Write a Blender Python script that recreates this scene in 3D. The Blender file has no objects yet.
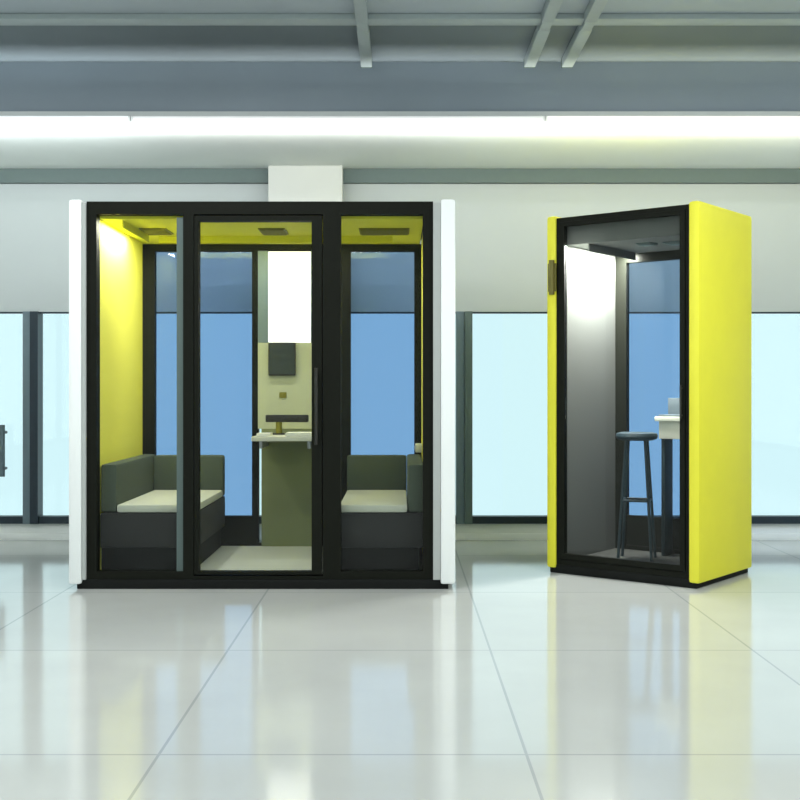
import bpy, bmesh, math, random
from mathutils import Vector, Matrix
random.seed(3)
C = bpy.context.scene.collection
R = math.radians

# ---------------------------------------------------------------- materials
def mat(name, col, rough=.6, metal=0, noise=0, nscale=30, bump=0, bscale=200, spec=.5, coat=0):
    m = bpy.data.materials.new(name); m.use_nodes = True
    nt = m.node_tree; b = nt.nodes['Principled BSDF']
    b.inputs['Roughness'].default_value = rough
    b.inputs['Metallic'].default_value = metal
    b.inputs['Specular IOR Level'].default_value = spec
    b.inputs['Coat Weight'].default_value = coat
    b.inputs['Base Color'].default_value = (*col, 1)
    if noise or bump:
        tc = nt.nodes.new('ShaderNodeTexCoord')
    if noise:
        n = nt.nodes.new('ShaderNodeTexNoise'); n.inputs['Scale'].default_value = nscale
        n.inputs['Detail'].default_value = 4
        nt.links.new(tc.outputs['Object'], n.inputs['Vector'])
        r = nt.nodes.new('ShaderNodeMapRange')
        r.inputs['To Min'].default_value = 1 - noise; r.inputs['To Max'].default_value = 1 + noise
        nt.links.new(n.outputs['Fac'], r.inputs['Value'])
        v = nt.nodes.new('ShaderNodeVectorMath'); v.operation = 'SCALE'
        v.inputs[0].default_value = col
        nt.links.new(r.outputs['Result'], v.inputs['Scale'])
        nt.links.new(v.outputs['Vector'], b.inputs['Base Color'])
    if bump:
        n = nt.nodes.new('ShaderNodeTexNoise'); n.inputs['Scale'].default_value = bscale
        nt.links.new(tc.outputs['Object'], n.inputs['Vector'])
        bu = nt.nodes.new('ShaderNodeBump'); bu.inputs['Strength'].default_value = bump
        bu.inputs['Distance'].default_value = .002
        nt.links.new(n.outputs['Fac'], bu.inputs['Height']); nt.links.new(bu.outputs['Normal'], b.inputs['Normal'])
    return m

def glass(name, tint, gloss=.5):
    m = bpy.data.materials.new(name); m.use_nodes = True
    nt = m.node_tree; nt.nodes.clear()
    o = nt.nodes.new('ShaderNodeOutputMaterial'); mx = nt.nodes.new('ShaderNodeMixShader')
    t = nt.nodes.new('ShaderNodeBsdfTransparent'); g = nt.nodes.new('ShaderNodeBsdfGlossy')
    g.inputs['Roughness'].default_value = .02
    f = nt.nodes.new('ShaderNodeFresnel'); f.inputs['IOR'].default_value = 1.45
    k = nt.nodes.new('ShaderNodeMath'); k.operation = 'MULTIPLY'; k.inputs[1].default_value = gloss
    t.inputs['Color'].default_value = (*tint, 1)
    nt.links.new(f.outputs['Fac'], k.inputs[0]); nt.links.new(k.outputs[0], mx.inputs['Fac'])
    nt.links.new(t.outputs[0], mx.inputs[1]); nt.links.new(g.outputs[0], mx.inputs[2])
    nt.links.new(mx.outputs[0], o.inputs['Surface'])
    return m

def emit(name, col, s):
    m = mat(name, (.8, .8, .8), .5); b = m.node_tree.nodes['Principled BSDF']
    b.inputs['Emission Color'].default_value = (*col, 1); b.inputs['Emission Strength'].default_value = s
    return m

def tile_mat():
    m = mat('floor_tile', (.6, .6, .58), .09); nt = m.node_tree; b = nt.nodes['Principled BSDF']
    tc = nt.nodes.new('ShaderNodeTexCoord'); mp = nt.nodes.new('ShaderNodeMapping')
    mp.inputs['Location'].default_value = (-.406, -3.69, 0)
    nt.links.new(tc.outputs['Object'], mp.inputs['Vector'])
    br = nt.nodes.new('ShaderNodeTexBrick'); br.offset = 0; br.squash = 1
    br.inputs['Scale'].default_value = 1; br.inputs['Brick Width'].default_value = 1.18
    br.inputs['Row Height'].default_value = 1.48; br.inputs['Mortar Size'].default_value = .006
    br.inputs['Mortar Smooth'].default_value = .3
    br.inputs['Color1'].default_value = (.50, .51, .48, 1); br.inputs['Color2'].default_value = (.485, .50, .475, 1)
    br.inputs['Mortar'].default_value = (.36, .38, .37, 1)
    nt.links.new(mp.outputs[0], br.inputs['Vector'])
    n = nt.nodes.new('ShaderNodeTexNoise'); n.inputs['Scale'].default_value = 1.7; n.inputs['Detail'].default_value = 6
    nt.links.new(tc.outputs['Object'], n.inputs['Vector'])
    r = nt.nodes.new('ShaderNodeMapRange'); r.inputs['To Min'].default_value = .9; r.inputs['To Max'].default_value = 1.1
    nt.links.new(n.outputs['Fac'], r.inputs['Value'])
    v = nt.nodes.new('ShaderNodeVectorMath'); v.operation = 'SCALE'
    nt.links.new(br.outputs['Color'], v.inputs[0]); nt.links.new(r.outputs['Result'], v.inputs['Scale'])
    nt.links.new(v.outputs['Vector'], b.inputs['Base Color'])
    return m

M = dict(
    tile=tile_mat(),
    wall=mat('wall_paint', (.46, .495, .485), .7, noise=.03, nscale=3),
    white_wall=mat('white_plaster', (.56, .57, .53), .7, noise=.03, nscale=3),
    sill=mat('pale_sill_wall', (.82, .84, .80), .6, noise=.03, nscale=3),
    soffit=mat('soffit_plaster', (.86, .89, .85), .8, noise=.03, nscale=2),
    trimgrey=mat('grey_trim', (.09, .13, .12), .5, noise=.05),
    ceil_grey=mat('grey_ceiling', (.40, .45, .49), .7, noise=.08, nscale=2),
    ceil_dark=mat('dark_ceiling', (.15, .18, .195), .6, noise=.12, nscale=2),  # ceiling beyond the beam, the beam's shade put into the colour
    bulk=mat('slate_bulkhead', (.29, .34, .39), .45, noise=.12, nscale=1.2),
    rail=mat('pale_rail', (.36, .41, .41), .4, noise=.05),
    fascia=mat('white_fascia', (.66, .68, .67), .5, noise=.02),
    frame=mat('black_frame', (.007, .008, .005), .6, noise=.2, spec=.12),
    navy=mat('dark_window_frame', (.006, .018, .028), .4, noise=.2),
    mull=mat('grey_window_frame', (.12, .17, .19), .5, noise=.05),
    white=mat('white_shell', (.86, .88, .86), .45, noise=.02, nscale=4),
    reveal=mat('grey_reveal', (.40, .42, .40), .5, noise=.03),
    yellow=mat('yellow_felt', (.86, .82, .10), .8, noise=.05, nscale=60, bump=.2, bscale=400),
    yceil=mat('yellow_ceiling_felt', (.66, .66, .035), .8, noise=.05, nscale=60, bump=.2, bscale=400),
    yshell=mat('yellow_shell', (.80, .75, .035), .5, noise=.04, nscale=6),
    olive=mat('olive_grille', (.18, .17, .01), .7, noise=.1),
    boothfelt=mat('booth_felt', (.105, .112, .10), .9, noise=.05, nscale=60, bump=.2, bscale=400),
    felt=mat('grey_felt', (.55, .57, .53), .85, noise=.05, nscale=60, bump=.2, bscale=400),
    dfloor=mat('dark_carpet', (.03, .032, .028), .95, noise=.2, nscale=200, bump=.4),
    pfloor=mat('pale_carpet', (.45, .48, .43), .95, noise=.1, nscale=200, bump=.3),
    seat=mat('pale_seat_fabric', (.50, .52, .42), .9, noise=.08, nscale=90, bump=.3),
    back=mat('grey_green_fabric', (.065, .085, .058), .9, noise=.1, nscale=90, bump=.3),
    body=mat('charcoal_fabric', (.018, .0185, .0175), .85, noise=.1, nscale=90, bump=.3),
    plinth=mat('black_plinth', (.005, .006, .005), .7, noise=.2, spec=.2),
    panel=mat('olive_panel', (.18, .21, .10), .7, noise=.05, nscale=40, bump=.1),
    beige=mat('sage_panel', (.44, .47, .32), .7, noise=.04, nscale=40, bump=.1),
    ttop=mat('pale_laminate', (.62, .63, .52), .4, noise=.03, nscale=20),
    paper=mat('paper', (.85, .86, .78), .8, noise=.02),
    screen=mat('dark_screen', (.035, .045, .04), .25, noise=.1),
    black=mat('black_plastic', (.012, .012, .008), .5, noise=.2),
    steel=mat('brushed_steel', (.45, .46, .46), .35, metal=.9, noise=.05),
    stool=mat('teal_black_stool', (.01, .028, .036), .5, noise=.1),
    lap=mat('laptop_grey', (.16, .20, .22), .4, metal=.3, noise=.05),
    brown=mat('bronze_metal', (.16, .14, .03), .4, metal=.3, noise=.1),
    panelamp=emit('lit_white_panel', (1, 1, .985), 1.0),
    led=emit('led', (1, .99, .95), 4),  # glow of the added ceiling fill lights
    led_pod=emit('pod_led', (1, .99, .9), .5),
    covel=emit('cove_led_cool', (.93, .98, 1), .5),
    covem=emit('cove_led_dim', (.95, 1, .98), .2),  # added glow on the dim middle stretch of fascia
    cover=emit('cove_led_warm', (1, 1, .86), .6),
    glass=glass('window_glass', (.97, .99, .99), .6),
    clear=glass('clear_pod_glass', (.97, .98, .975), .45),
    tint=glass('blue_pod_glass', (.56, .68, .865), .5),
)

# ---------------------------------------------------------------- geometry helpers
def box(bm, x0, x1, y0, y1, z0, z1, bev=0, seg=2):
    r = bmesh.ops.create_cube(bm, size=1)
    vs = r['verts']
    for v in vs:
        v.co = Vector(((x0 + x1) / 2 + v.co.x * (x1 - x0), (y0 + y1) / 2 + v.co.y * (y1 - y0), (z0 + z1) / 2 + v.co.z * (z1 - z0)))
    if bev:
        es = list({e for v in vs for e in v.link_edges})
        bmesh.ops.bevel(bm, geom=es, offset=bev, segments=seg, profile=.6, affect='EDGES', clamp_overlap=True)

def tube(bm, p, q, r, seg=12, r2=None):
    p, q = Vector(p), Vector(q); d = q - p
    rot = d.to_track_quat('Z', 'Y').to_matrix().to_4x4()
    bmesh.ops.create_cone(bm, cap_ends=True, segments=seg, radius1=r, radius2=r if r2 is None else r2, depth=d.length,
                          matrix=Matrix.Translation((p + q) / 2) @ rot)

def obj(name, bm, m, parent=None, smooth=False, kind=None, label=None):
    me = bpy.data.meshes.new(name); bm.normal_update(); bm.to_mesh(me); bm.free()
    me.materials.append(m)
    if smooth:
        for p in me.polygons: p.use_smooth = True
        me.set_sharp_from_angle(angle=R(40))
    o = bpy.data.objects.new(name, me); C.objects.link(o)
    if parent: o.parent = parent
    if kind: o['kind'] = kind
    if label: o['label'] = label
    return o

def bo(name, m, b, parent=None, bev=0, **k):
    """one mesh out of a list of boxes"""
    bm = bmesh.new()
    for q in (b if isinstance(b[0], (tuple, list)) else [b]): box(bm, *q, bev=bev)
    return obj(name, bm, m, parent, smooth=bev > 0, **k)

def thing(name, label, cat, loc=(0, 0, 0), rz=0, group=None):
    o = bpy.data.objects.new(name, None); C.objects.link(o)
    o.location = loc; o.rotation_euler = (0, 0, rz); o.empty_display_size = .1
    o['label'] = label; o['category'] = cat
    if group: o['group'] = group
    return o

def tag(o, label, cat, group=None):
    o['label'] = label; o['category'] = cat
    if group: o['group'] = group
    return o

def S(name, m, b, parent=None, **k):
    return bo(name, m, b, parent, kind='structure', **k)

# ---------------------------------------------------------------- the room
WY = 8.97                       # inner face of the window wall
XL, XR, YF = -5.5, 5.5, -5.0
CZ, HZ = 2.886, 3.295           # soffit height, main ceiling height
SY = 7.45                       # front edge of the soffit
WZ0, WZ1 = .187, 1.78
DAY = 150  # energy of the added lamps behind the side glazing
S('floor', M['tile'], (XL, XR, YF, WY + .25, -.1, 0))
S('wall_back', M['wall'], (XL, XR, WY, WY + .2, WZ1, CZ))
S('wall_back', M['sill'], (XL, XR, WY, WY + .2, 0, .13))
WA, WB = -4.2, 2.4             # added side windows run between these depths
for nm, a, b in (('wall_left', XL - .2, XL), ('wall_right', XR, XR + .2)):
    S(nm, M['wall'], [(a, b, YF, WA, 0, 3.6), (a, b, WB, WY + .2, 0, 3.6), (a, b, WA, WB, 0, .3), (a, b, WA, WB, 2.7, 3.6)])
S('wall_front', M['wall'], (XL, XR, YF - .2, YF, 0, 3.6))
S('trim_1', M['trimgrey'], (XL, XR, WY - .06, WY - .002, 2.777, CZ - .001))
S('ceiling', M['soffit'], (XL, XR, SY + .02, WY + .2, CZ, 3.1))
S('trim_2', M['fascia'], (XL, XR, SY - .03, SY + .018, CZ, 2.968))
S('trim_3', M['bulk'], (XL, XR, SY, SY + .15, 2.97, HZ))
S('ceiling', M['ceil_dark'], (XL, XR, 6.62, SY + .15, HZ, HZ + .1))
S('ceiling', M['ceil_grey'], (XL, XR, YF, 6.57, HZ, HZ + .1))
S('trim_4', M['rail'], (XL, XR, 6.48, 6.60, HZ - .035, HZ - .001), bev=.006)
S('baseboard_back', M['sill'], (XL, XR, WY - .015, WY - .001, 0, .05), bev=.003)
# pale column on the window wall
S('column', M['white_wall'], (-1.005, -.440, WY - .20, WY - .062, 0, CZ - .002), bev=.006)

# windows
def window(n, x0, x1, handle=False):
    fr = S('window_%d' % n, M['navy'], [(x0, x1, WY - .03, WY + .06, .13, WZ0), (x0, x1, WY, WY + .06, WZ1 - .012, WZ1)])
    S('window_pane', M['glass'], (x0, x1, WY + .02, WY + .03, WZ0, WZ1 - .012), fr)
    if handle:
        bm = bmesh.new(); hx = -3.08
        tube(bm, (hx, WY - .07, .50), (hx, WY - .07, .90), .022, 16)
        tube(bm, (hx, WY - .07, .56), (hx, WY + .02, .56), .012); tube(bm, (hx, WY - .07, .84), (hx, WY + .02, .84), .012)
        obj('window_handle', bm, M['mull'], fr, smooth=True, kind='structure', label='grey vertical pull handle')
window(1, XL, -2.93, True)
window(2, -2.81, .437)
window(3, .562, XR)
S('trim_5', M['mull'], (-2.93, -2.875, WY - .04, WY + .08, .13, WZ1))
S('trim_6', M['navy'], (-2.872, -2.81, WY - .05, WY + .08, .13, WZ1))
S('trim_7', M['mull'], (.437, .498, WY - .04, WY + .08, .13, WZ1))
S('trim_8', M['trimgrey'], (.501, .562, WY - .05, WY + .08, .13, WZ1))

# unseen glazing added in the side walls, backed by area lamps as fill
for k, sx in enumerate((-1, 1)):
    a, b = sorted((sx * 5.56, sx * 5.64)); g0, g1 = sorted((sx * 5.595, sx * 5.605))
    fr = S('window_%d' % (4 + k), M['navy'], [(a, b, WA, WB, .3, .36), (a, b, WA, WB, 2.64, 2.7),
        (a, b, WA, WA + .05, .36, 2.64), (a, b, WB - .05, WB, .36, 2.64), (a, b, -.93, -.87, .36, 2.64)])
    S('window_pane', M['glass'], (g0, g1, WA + .05, WB - .05, .36, 2.64), fr)
    ld = bpy.data.lights.new('daylight', 'AREA'); ld.shape = 'RECTANGLE'; ld.size = 6.4; ld.size_y = 2.3  # invented daylight: fill lamp outside the added side window
    ld.energy = DAY; ld.color = (.96, 1, 1)
    lo = bpy.data.objects.new('daylight', ld); C.objects.link(lo); lo.location = (sx * 5.75, (WA + WB) / 2, 1.5); lo.rotation_euler = (R(90), 0, R(90 * sx))
# tracks running away from the camera on the ceiling
tl = ['pale grey ceiling track running above the wide pod, leftmost of three',
      'pale grey ceiling track, left one of the close pair between pod and booth',
      'pale grey ceiling track, right one of the close pair nearest the yellow booth']
for x, l in zip((-.214, .83, 1.07), tl):
    t = thing('ceiling_track', l, 'ceiling track', (x, 7.36, HZ - .03), group='tracks along the ceiling')
    bo('rail', M['rail'], [(-.035, .035, -3.0, -.89, -.03, .026), (-.035, .035, -.75, 0, -.03, .026),(-.03, .03, -.9, -.74, -.03, -.008)], t, bev=.004)
    bo('end_cap', M['trimgrey'], (-.037, .037, 0, .012, -.032, .027), t, bev=.002)

# unseen lamps added for general light: recessed rectangular ceiling lights over the open floor
n = 0
for gx in (-3.6, -1.2, 1.9, 4.0):
    for gy in (1.0, 5.2):
        t = thing('ceiling_light', 'flat rectangular white ceiling light over the open tiled floor', 'ceiling light', (gx, gy, HZ), group='ceiling lights over the open floor')
        bo('housing', M['fascia'], [(-.62, .62, -.17, -.15, -.04, -.002), (-.62, .62, .15, .17, -.04, -.002), (-.62, -.6, -.15, .15, -.04, -.002), (.6, .62, -.15, .15, -.04, -.002)], t)
        bo('diffuser', M['led'], (-.6, .6, -.15, .15, -.03, -.012), t)
        ld = bpy.data.lights.new('ceiling_lamp', 'AREA'); ld.shape = 'RECTANGLE'; ld.size = 1.15; ld.size_y = .28
        ld.energy = 44; ld.color = (.95, .99, 1)
        lo = bpy.data.objects.new('lamp', ld); C.objects.link(lo); lo.parent = t; lo.location = (0, 0, -.045)
# light strips along the soffit edge; the middle one is added to brighten the wall
def strip(x0, x1, m, label, e, col):
    t = thing('light_strip', label, 'light strip', ((x0 + x1) / 2, SY - .030, 2.912), group=None)
    w = (x1 - x0) / 2
    bo('diffuser', m, (-w, w, -.018, 0, -.022, .022), t, bev=.004)
    bo('end_cap', M['fascia'], [(-w - .012, -w, -.019, 0, -.022, .022)], t)
    bo('end_cap', M['fascia'], [(w, w + .012, -.019, 0, -.022, .022)], t)
    ld = bpy.data.lights.new('strip_lamp', 'AREA'); ld.shape = 'RECTANGLE'; ld.size = 2 * w; ld.size_y = .05
    ld.energy = e; ld.color = col
    lo = bpy.data.objects.new('lamp', ld); C.objects.link(lo); lo.parent = t
    lo.location = (0, -.03, -.12); lo.rotation_euler = (R(124), 0, 0)
strip(-4.2, -1.75, M['covel'], 'bright cool white light strip on the soffit edge at the left end', 27, (.9, .97, 1))
strip(.95, 3.9, M['cover'], 'warm white light strip on the soffit edge above the yellow booth', 29, (1, 1, .82))
strip(-1.72, .92, M['covem'], 'long dim light strip on the soffit edge above the wide pod', 23, (.97, 1, .98))

# ---------------------------------------------------------------- the wide pod
PY, PB, PT = 6.80, 8.10, 2.277
pod = thing('meeting_pod', 'wide glass fronted meeting pod with white sides, black frame and yellow lining', 'office pod', (-.81, PY, 0))
def L(x0, x1, y0, y1, z0, z1): return (x0 + .81, x1 + .81, y0 - PY, y1 - PY, z0, z1)
bo('base_plate', M['plinth'], L(-1.90, .285, PY - .04, PB, 0, .055), pod, bev=.006)
bo('side_panel', M['white'], L(-1.945, -1.868, PY - .06, PB, .03, 2.29), pod, bev=.018, label='white outer side panel')
bo('side_panel', M['white'], L(.237, .325, PY - .06, PB, .03, 2.29), pod, bev=.018, label='white outer side panel')
bo('edge_strip', M['reveal'], L(-1.868, -1.845, PY - .05, PY + .1, .056, 2.27), pod)
bo('edge_strip', M['reveal'], L(.195, .237, PY - .05, PY + .1, .056, 2.27), pod)
bo('roof', M['frame'], L(-1.866, .235, PY + .05, PB, 2.225, 2.277), pod)
bo('floor_panel', M['pfloor'], L(-1.80, .15, PY + .05, PB - .05, .055, .08), pod, label='pale carpeted pod floor')
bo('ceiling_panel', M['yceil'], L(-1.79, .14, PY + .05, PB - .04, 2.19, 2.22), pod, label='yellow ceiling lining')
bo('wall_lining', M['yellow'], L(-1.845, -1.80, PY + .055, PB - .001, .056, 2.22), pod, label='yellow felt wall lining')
bo('wall_lining', M['yellow'], L(.15, .194, PY + .101, PB - .001, .056, 2.22), pod, label='yellow felt wall lining')
# front frame: rails and stiles
bo('front_frame', M['frame'], [L(-1.845, .195, PY - .03, PY + .05, 2.205, 2.28), L(-1.845, .195, PY - .03, PY + .05, .056, .075), L(-1.787, -1.277, PY - .03, PY + .05, .0755, .10), L(-.349, .135, PY - .03, PY + .05, .0755, .10),
    L(-1.845, -1.787, PY - .03, PY + .05, .075, 2.205), L(-1.277, -1.215, PY - .03, PY + .05, .075, 2.205),
    L(-.455, -.349, PY - .03, PY + .05, .075, 2.205), L(.135, .195, PY - .03, PY + .05, .075, 2.205)], pod)
bo('glass_pane', M['clear'], L(-1.787, -1.277, PY + .005, PY + .013, .101, 2.205), pod)
bo('glass_pane', M['clear'], L(-.349, .135, PY + .005, PY + .013, .101, 2.205), pod)
for x0, x1 in ((-1.320, -1.277),):
    bo('seal', M['trimgrey'], L(x0, x1, PY - .004, PY + .004, .09, 2.19), pod, label='grey glass edge seal')
door = bo('door', M['frame'], [L(-1.210, -1.185, PY - .035, PY + .03, .085, 2.195), L(-.520, -.460, PY - .035, PY + .03, .085, 2.195),
    L(-1.185, -.520, PY - .035, PY + .03, 2.165, 2.195), L(-1.185, -.520, PY - .035, PY + .03, .085, .10)], pod)
bo('glass_pane', M['clear'], L(-1.185, -.520, PY - .006, PY + .002, .10, 2.165), door)
bm = bmesh.new(); hx = -.49 + .81
tube(bm, (hx, -.075, .85), (hx, -.075, 1.30), .010); tube(bm, (hx, -.075, .90), (hx, -.033, .90), .007); tube(bm, (hx, -.075, 1.25), (hx, -.033, 1.25), .007)
obj('handle', bm, M['black'], door, smooth=True)
# back frame with blue tinted panes
B0, B1 = PB - .06, PB
bo('back_frame', M['frame'], [L(-1.80, .15, B0, B1, 2.14, 2.19), L(-1.80, .15, B0, B1, .08, .10),
    L(-1.80, -1.715, B0, B1, .10, 2.14), L(-1.035, -.99, B0, B1, .10, 2.14), L(-.555, -.345, B0, B1, .10, 2.14), L(.10, .15, B0, B1, .10, 2.14)], pod)
for x0, x1 in ((-1.715, -1.035), (-.345, .10)):
    bo('tinted_pane', M['tint'], L(x0, x1, B0 + .025, B0 + .033, .10, 2.14), pod, label='blue tinted rear glass')
for x0, x1 in ((-1.715, -1.035), (-.345, .10)):
    bo('kick_panel', M['frame'], L(x0 + .001, x1 - .001, B0 + .005, B0 + .02, .101, .288), pod)
# centre media panel
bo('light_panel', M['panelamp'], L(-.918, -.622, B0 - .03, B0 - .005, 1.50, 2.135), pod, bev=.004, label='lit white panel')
bo('panel_edge', M['mull'], L(-.99, -.919, B0 - .028, B0 + .02, 1.50, 2.14), pod)
bo('panel_edge', M['mull'], L(-.621, -.555, B0 - .028, B0 + .02, 1.50, 2.14), pod)
bo('upper_panel', M['beige'], L(-.99, -.555, B0 - .028, B0 + .02, .90, 1.499), pod, label='pale sage panel')
bo('lower_panel', M['panel'], L(-.965, -.585, B0 - .026, B0 + .02, .08, .899), pod, label='olive green panel')
bo('socket', M['olive'], L(-.84, -.79, B0 - .034, B0 - .0285, 1.115, 1.155), pod, bev=.002)
# olive ceiling grilles and the pod light strip
for xc, w in ((-1.56, .085), (-.81, .085), (-.10, .16)):
    bm = bmesh.new()
    box(bm, xc + .81 - w, xc + .81 + w, .44, .70, 2.183, 2.1895)
    for k in range(7): box(bm, xc + .81 - w + .01, xc + .81 + w - .01, .455 + k * .035, .470 + k * .035, 2.176, 2.183)
    obj('ceiling_grille', bm, M['olive'], pod)
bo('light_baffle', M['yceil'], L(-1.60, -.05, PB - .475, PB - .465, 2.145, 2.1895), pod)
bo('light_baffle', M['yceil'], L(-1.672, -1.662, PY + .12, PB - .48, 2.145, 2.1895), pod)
for x, y, sx, sy, e in ((-.82, PB - .43, 1.4, .05, 11), (-1.705, PY + .46, .05, .64, 14)):
    ld = bpy.data.lights.new('pod_lamp', 'AREA'); ld.shape = 'RECTANGLE'; ld.size = sx; ld.size_y = sy; ld.energy = e; ld.color = (1, .99, .93)
    lo = bpy.data.objects.new('lamp', ld); C.objects.link(lo); lo.parent = pod; lo.location = (x + .81, y - PY, 2.186)

# benches inside the pod (side: -1 = left bench, +1 = right)
def bench(side, x0, x1, label):
    y0, y1 = PY + .07, PB - .10
    t = thing('bench', label, 'bench', ((x0 + x1) / 2, (y0 + y1) / 2, .08), group='benches inside the wide pod')
    w, d = (x1 - x0) / 2, (y1 - y0) / 2
    bo('plinth', M['plinth'], (-w + .005, w - .03, -d + .03, d, 0, .145), t, bev=.004)
    bo('body', M['body'], (-w, w, -d, d, .145, .355), t, bev=.015)
    sw = .10
    xa, xb = (-w + sw, w) if side < 0 else (-w, w - sw)
    bo('seat_cushion', M['seat'], (xa, xb, -d, d - .10, .356, .405), t, bev=.018, label='pale seat cushion')
    bm = bmesh.new()
    if side < 0: box(bm, -w, -w + sw - .002, -d + .02, d, .356, .645, bev=.02)
    else: box(bm, w - sw + .002, w, -d + .02, d, .356, .645, bev=.02)
    obj('side_backrest', bm, M['back'], t, smooth=True, label='grey green backrest')
    bo('rear_backrest', M['back'], (xa, xb, d - .098, d, .356, .64), t, bev=.02, label='grey green backrest')
    return t
bench(-1, -1.795, -1.215, 'upholstered bench against the yellow lining in the left bay of the wide pod')
bench(1, -.365, .145, 'upholstered bench in the right bay of the wide pod')

# narrow fixed table, what stands on it, and the wall screen
t = thing('table', 'narrow pale wall table in the middle of the wide pod', 'table', (-.765, PB - .36, .08))
bo('tabletop', M['ttop'], (-.205, .205, -.24, .26, .755, .785), t, bev=.006)
bo('bracket', M['steel'], (-.17, -.15, -.10, .26, .70, .754), t)
bo('bracket', M['steel'], (.15, .17, -.10, .26, .70, .754), t)
TZ = .866
s = thing('conference_speaker', 'black bar speaker on a short stand on the narrow pod table', 'speaker', (-.77, PB - .26, TZ))
bo('bar', M['black'], (-.145, .145, -.025, .025, .085, .135), s, bev=.008)
bm = bmesh.new(); tube(bm, (-.055, 0, .008), (-.055, 0, .09), .022, 16); obj('stand', bm, M['olive'], s, smooth=True)
bo('foot', M['black'], (-.095, -.015, -.03, .03, 0, .010), s, bev=.003)
def paper(x, y, w, d, n, label):
    bm = bmesh.new()
    for k in range(n):
        o_ = random.uniform(-.003, .003)
        box(bm, -w + o_, w + o_, -d - o_, d - o_, k * .004, k * .004 + .0035)
    o = obj('paper_stack', bm, M['paper']); o.location = (x, y, TZ + .0005); tag(o, label, 'papers', 'papers on the pod table')
paper(-.895, PB - .50, .045, .07, 5, 'small white paper stack left of the bar speaker stand')
paper(-.665, PB - .48, .085, .09, 6, 'wider white paper stack on the right side of the narrow pod table')
mo = thing('wall_screen', 'small dark screen under the lit white panel in the pod', 'screen', (-.82, B0 - .03, 1.385))
bo('casing', M['black'], (-.095, .095, -.022, 0, -.115, .115), mo, bev=.006)
bo('display', M['screen'], (-.085, .085, -.0235, -.0222, -.103, .105), mo)
sk = thing('wall_controller', 'small pale control unit on the right wall of the wide pod', 'controller', (.149, PB - .25, .775))
bo('casing', M['fascia'], (-.045, 0, -.03, .03, -.03, .03), sk, bev=.006)
bo('button', M['reveal'], (-.05, -.0452, -.012, .012, -.012, .012), sk, bev=.002)

# ---------------------------------------------------------------- the yellow booth
TH = R(38.6); W, D = 1.042, .80
LX, LY = .947, 7.400
rot = Matrix.Rotation(-TH, 4, 'Z')
def bw(x, y, z=0):
    v = rot @ Vector((x, y, 0)); return (LX + v.x, LY + v.y, z)
booth = thing('phone_booth', 'narrow yellow phone booth turned towards the left with a black framed glass front', 'office pod', (LX, LY, 0), -TH)
T = .07
bo('base_plate', M['plinth'], (.02, W - .02, .0, D - .02, 0, .055), booth, bev=.006)
bo('side_panel', M['yshell'], (0, T, -.01, D, .03, 2.285), booth, bev=.02, label='yellow outer side panel')
bo('side_panel', M['yshell'], (W - T, W, -.01, D, .03, 2.285), booth, bev=.02, label='yellow outer side panel')
bo('roof', M['yshell'], (T, W - T, .08, D, 2.24, 2.282), booth, label='yellow roof panel')
bo('floor_panel', M['dfloor'], (T + .001, W - T - .001, .055, D - .01, .056, .08), booth, label='dark carpeted floor')
bo('ceiling_panel', M['boothfelt'], (T + .001, W - T - .001, .057, D - .01, 2.10, 2.239), booth, label='grey ceiling lining')
bo('wall_lining', M['boothfelt'], (T, T + .025, .06, D - .06, .081, 2.099), booth, label='grey felt wall lining')
bo('wall_lining', M['boothfelt'], (W - T - .025, W - T, .06, D - .06, .081, 2.099), booth, label='grey felt wall lining')
bo('front_frame', M['frame'], [(T, W - T, 0, .055, 2.24, 2.268), (T, W - T, 0, .055, .056, .09), (T, T + .02, 0, .055, .09, 2.24), (W - T - .02, W - T, 0, .055, .09, 2.24)], booth)
dr = bo('door', M['frame'], [(T + .023, T + .06, -.008, .03, .095, 2.238), (W - T - .055, W - T - .023, -.008, .03, .095, 2.238),
    (T + .06, W - T - .055, -.008, .03, 2.212, 2.238), (T + .06, W - T - .055, -.008, .03, .095, .13)], booth)
bo('glass_pane', M['clear'], (T + .06, W - T - .055, .008, .016, .13, 2.212), dr)
bm = bmesh.new(); hx = W - T - .04
tube(bm, (hx, -.028, 1.0), (hx, -.028, 1.2), .006); tube(bm, (hx, -.028, 1.02), (hx, -.006, 1.02), .005); tube(bm, (hx, -.028, 1.18), (hx, -.006, 1.18), .005)
obj('handle', bm, M['black'], dr, smooth=True)
bm = bmesh.new(); tube(bm, (.045, -.02, 1.78), (.045, -.02, 2.0), .018, 16); box(bm, .015, .075, -.016, -.0105, 1.80, 1.98)
obj('hinge', bm, M['brown'], booth, smooth=True, label='brown door hinge')
bo('back_frame', M['frame'], [(T, W - T, D - .055, D - .01, 2.04, 2.10), (T, W - T, D - .055, D - .01, .081, .11),
    (T, T + .105, D - .055, D - .01, .11, 2.04), (W - T - .06, W - T, D - .055, D - .01, .11, 2.04)], booth)
bo('tinted_pane', M['tint'], (T + .105, W - T - .06, D - .035, D - .027, .11, 2.04), booth, label='blue tinted rear glass')
for x0, x1, y0, y1 in ((.50, .60, .25, .35), (.66, .86, .30, .45)):
    bm = bmesh.new(); box(bm, x0, x1, y0, y1, 2.092, 2.0995)
    for k in range(4): box(bm, x0 + .01, x1 - .01, y0 + .012 + k * .024, y0 + .022 + k * .024, 2.086, 2.092)
    obj('ceiling_grille', bm, M['trimgrey'], booth)
bo('kick_panel', M['frame'], (T + .106, W - T - .061, D - .05, D - .037, .111, .315), booth)
bo('light_baffle', M['boothfelt'], (T + .185, T + .195, .08, D - .09, 2.05, 2.0995), booth)
ld = bpy.data.lights.new('booth_lamp', 'AREA'); ld.shape = 'RECTANGLE'; ld.size = .06; ld.size_y = .62; ld.energy = 85; ld.color = (1, 1, .96)
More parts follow.
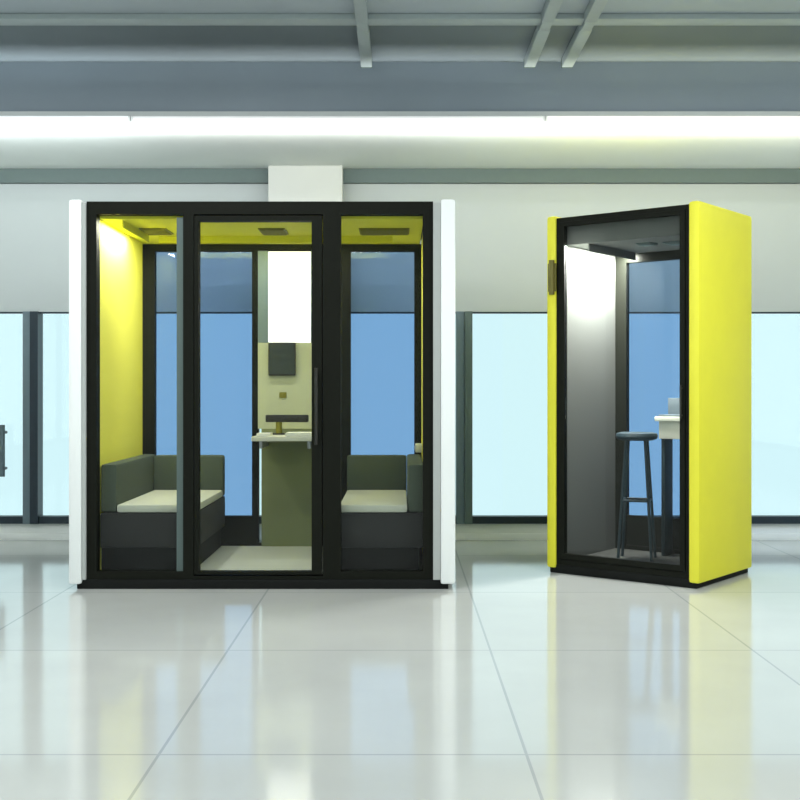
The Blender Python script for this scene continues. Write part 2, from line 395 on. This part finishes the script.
lo = bpy.data.objects.new('lamp', ld); C.objects.link(lo); lo.parent = booth; lo.location = (T + .14, D / 2, 2.095)

# stool
st = thing('stool', 'dark high stool with thin legs inside the yellow booth', 'stool', bw(.44, .38, .081), -TH + R(20))
bm = bmesh.new()
prof = [(.0, .845), (.10, .845), (.128, .855), (.135, .872), (.128, .890), (.10, .897), (.0, .893)]
seg = 32; rings = []
for r_, z_ in prof[1:-1]:
    rings.append([bm.verts.new((r_ * math.cos(2 * math.pi * k / seg), r_ * math.sin(2 * math.pi * k / seg), z_ - .08)) for k in range(seg)])
for a_, b_ in zip(rings, rings[1:]):
    for k in range(seg): bm.faces.new((a_[k], a_[(k + 1) % seg], b_[(k + 1) % seg], b_[k]))
bm.faces.new(list(reversed(rings[0]))); bm.faces.new(rings[-1])
obj('seat', bm, M['stool'], st, smooth=True)
ft = []
for k in range(4):
    a = R(45 + 90 * k); p = (.085 * math.cos(a), .085 * math.sin(a), .765); q = (.15 * math.cos(a), .15 * math.sin(a), 0)
    bm = bmesh.new(); tube(bm, q, p, .0095, 12); obj('leg', bm, M['stool'], st, smooth=True)
    f = .38 / .765; ft.append(Vector(q).lerp(Vector(p), f))
bm = bmesh.new()
for k in range(4): tube(bm, ft[k], ft[(k + 1) % 4], .008, 10)
obj('footrest', bm, M['stool'], st, smooth=True)
# desk
dk = thing('desk', 'small pale wall desk at the back of the yellow booth', 'desk', bw(.72, .65, .081), -TH)
bo('desktop', M['ttop'], (-.24, .22, -.10, .09, .885, .915), dk, bev=.005)
bo('apron', M['ttop'], (-.22, .20, -.075, -.055, .77, .884), dk, bev=.003)
bo('leg', M['stool'], (-.215, -.19, -.05, .07, 0, .884), dk, bev=.003)
bo('leg', M['stool'], (.175, .20, -.05, .07, 0, .884), dk, bev=.003)
lp = thing('laptop', 'grey laptop open on the desk in the yellow booth', 'laptop', bw(.63, .65, .081 + .916), -TH)
bo('keyboard_base', M['lap'], (-.13, .13, -.085, .07, 0, .012), lp, bev=.003)
bo('lid', M['lap'], (-.13, .13, .060, .070, .0125, .12), lp, bev=.003)

# ---------------------------------------------------------------- daylight outside
w = bpy.data.worlds.new('daylight'); bpy.context.scene.world = w; w.use_nodes = True
bg = w.node_tree.nodes['Background']; bg.inputs['Color'].default_value = (.70, .95, 1.0, 1); bg.inputs['Strength'].default_value = 1.02

# ---------------------------------------------------------------- camera
cd = bpy.data.cameras.new('camera'); cd.sensor_width = 36; cd.lens = 1150 / 800 * 36; cd.shift_y = -10 / 800
cam = bpy.data.objects.new('camera', cd); C.objects.link(cam)
cam.location = (0, 0, 1.17); cam.rotation_euler = (R(90), 0, 0)
sc = bpy.context.scene; sc.camera = cam
sc.view_settings.view_transform = 'Standard'; sc.view_settings.look = 'None'
sc.view_settings.exposure = 0; sc.view_settings.gamma = 1; sc.view_settings.use_curve_mapping = False
sc.cycles.transparent_max_bounces = 16; sc.cycles.max_bounces = 8
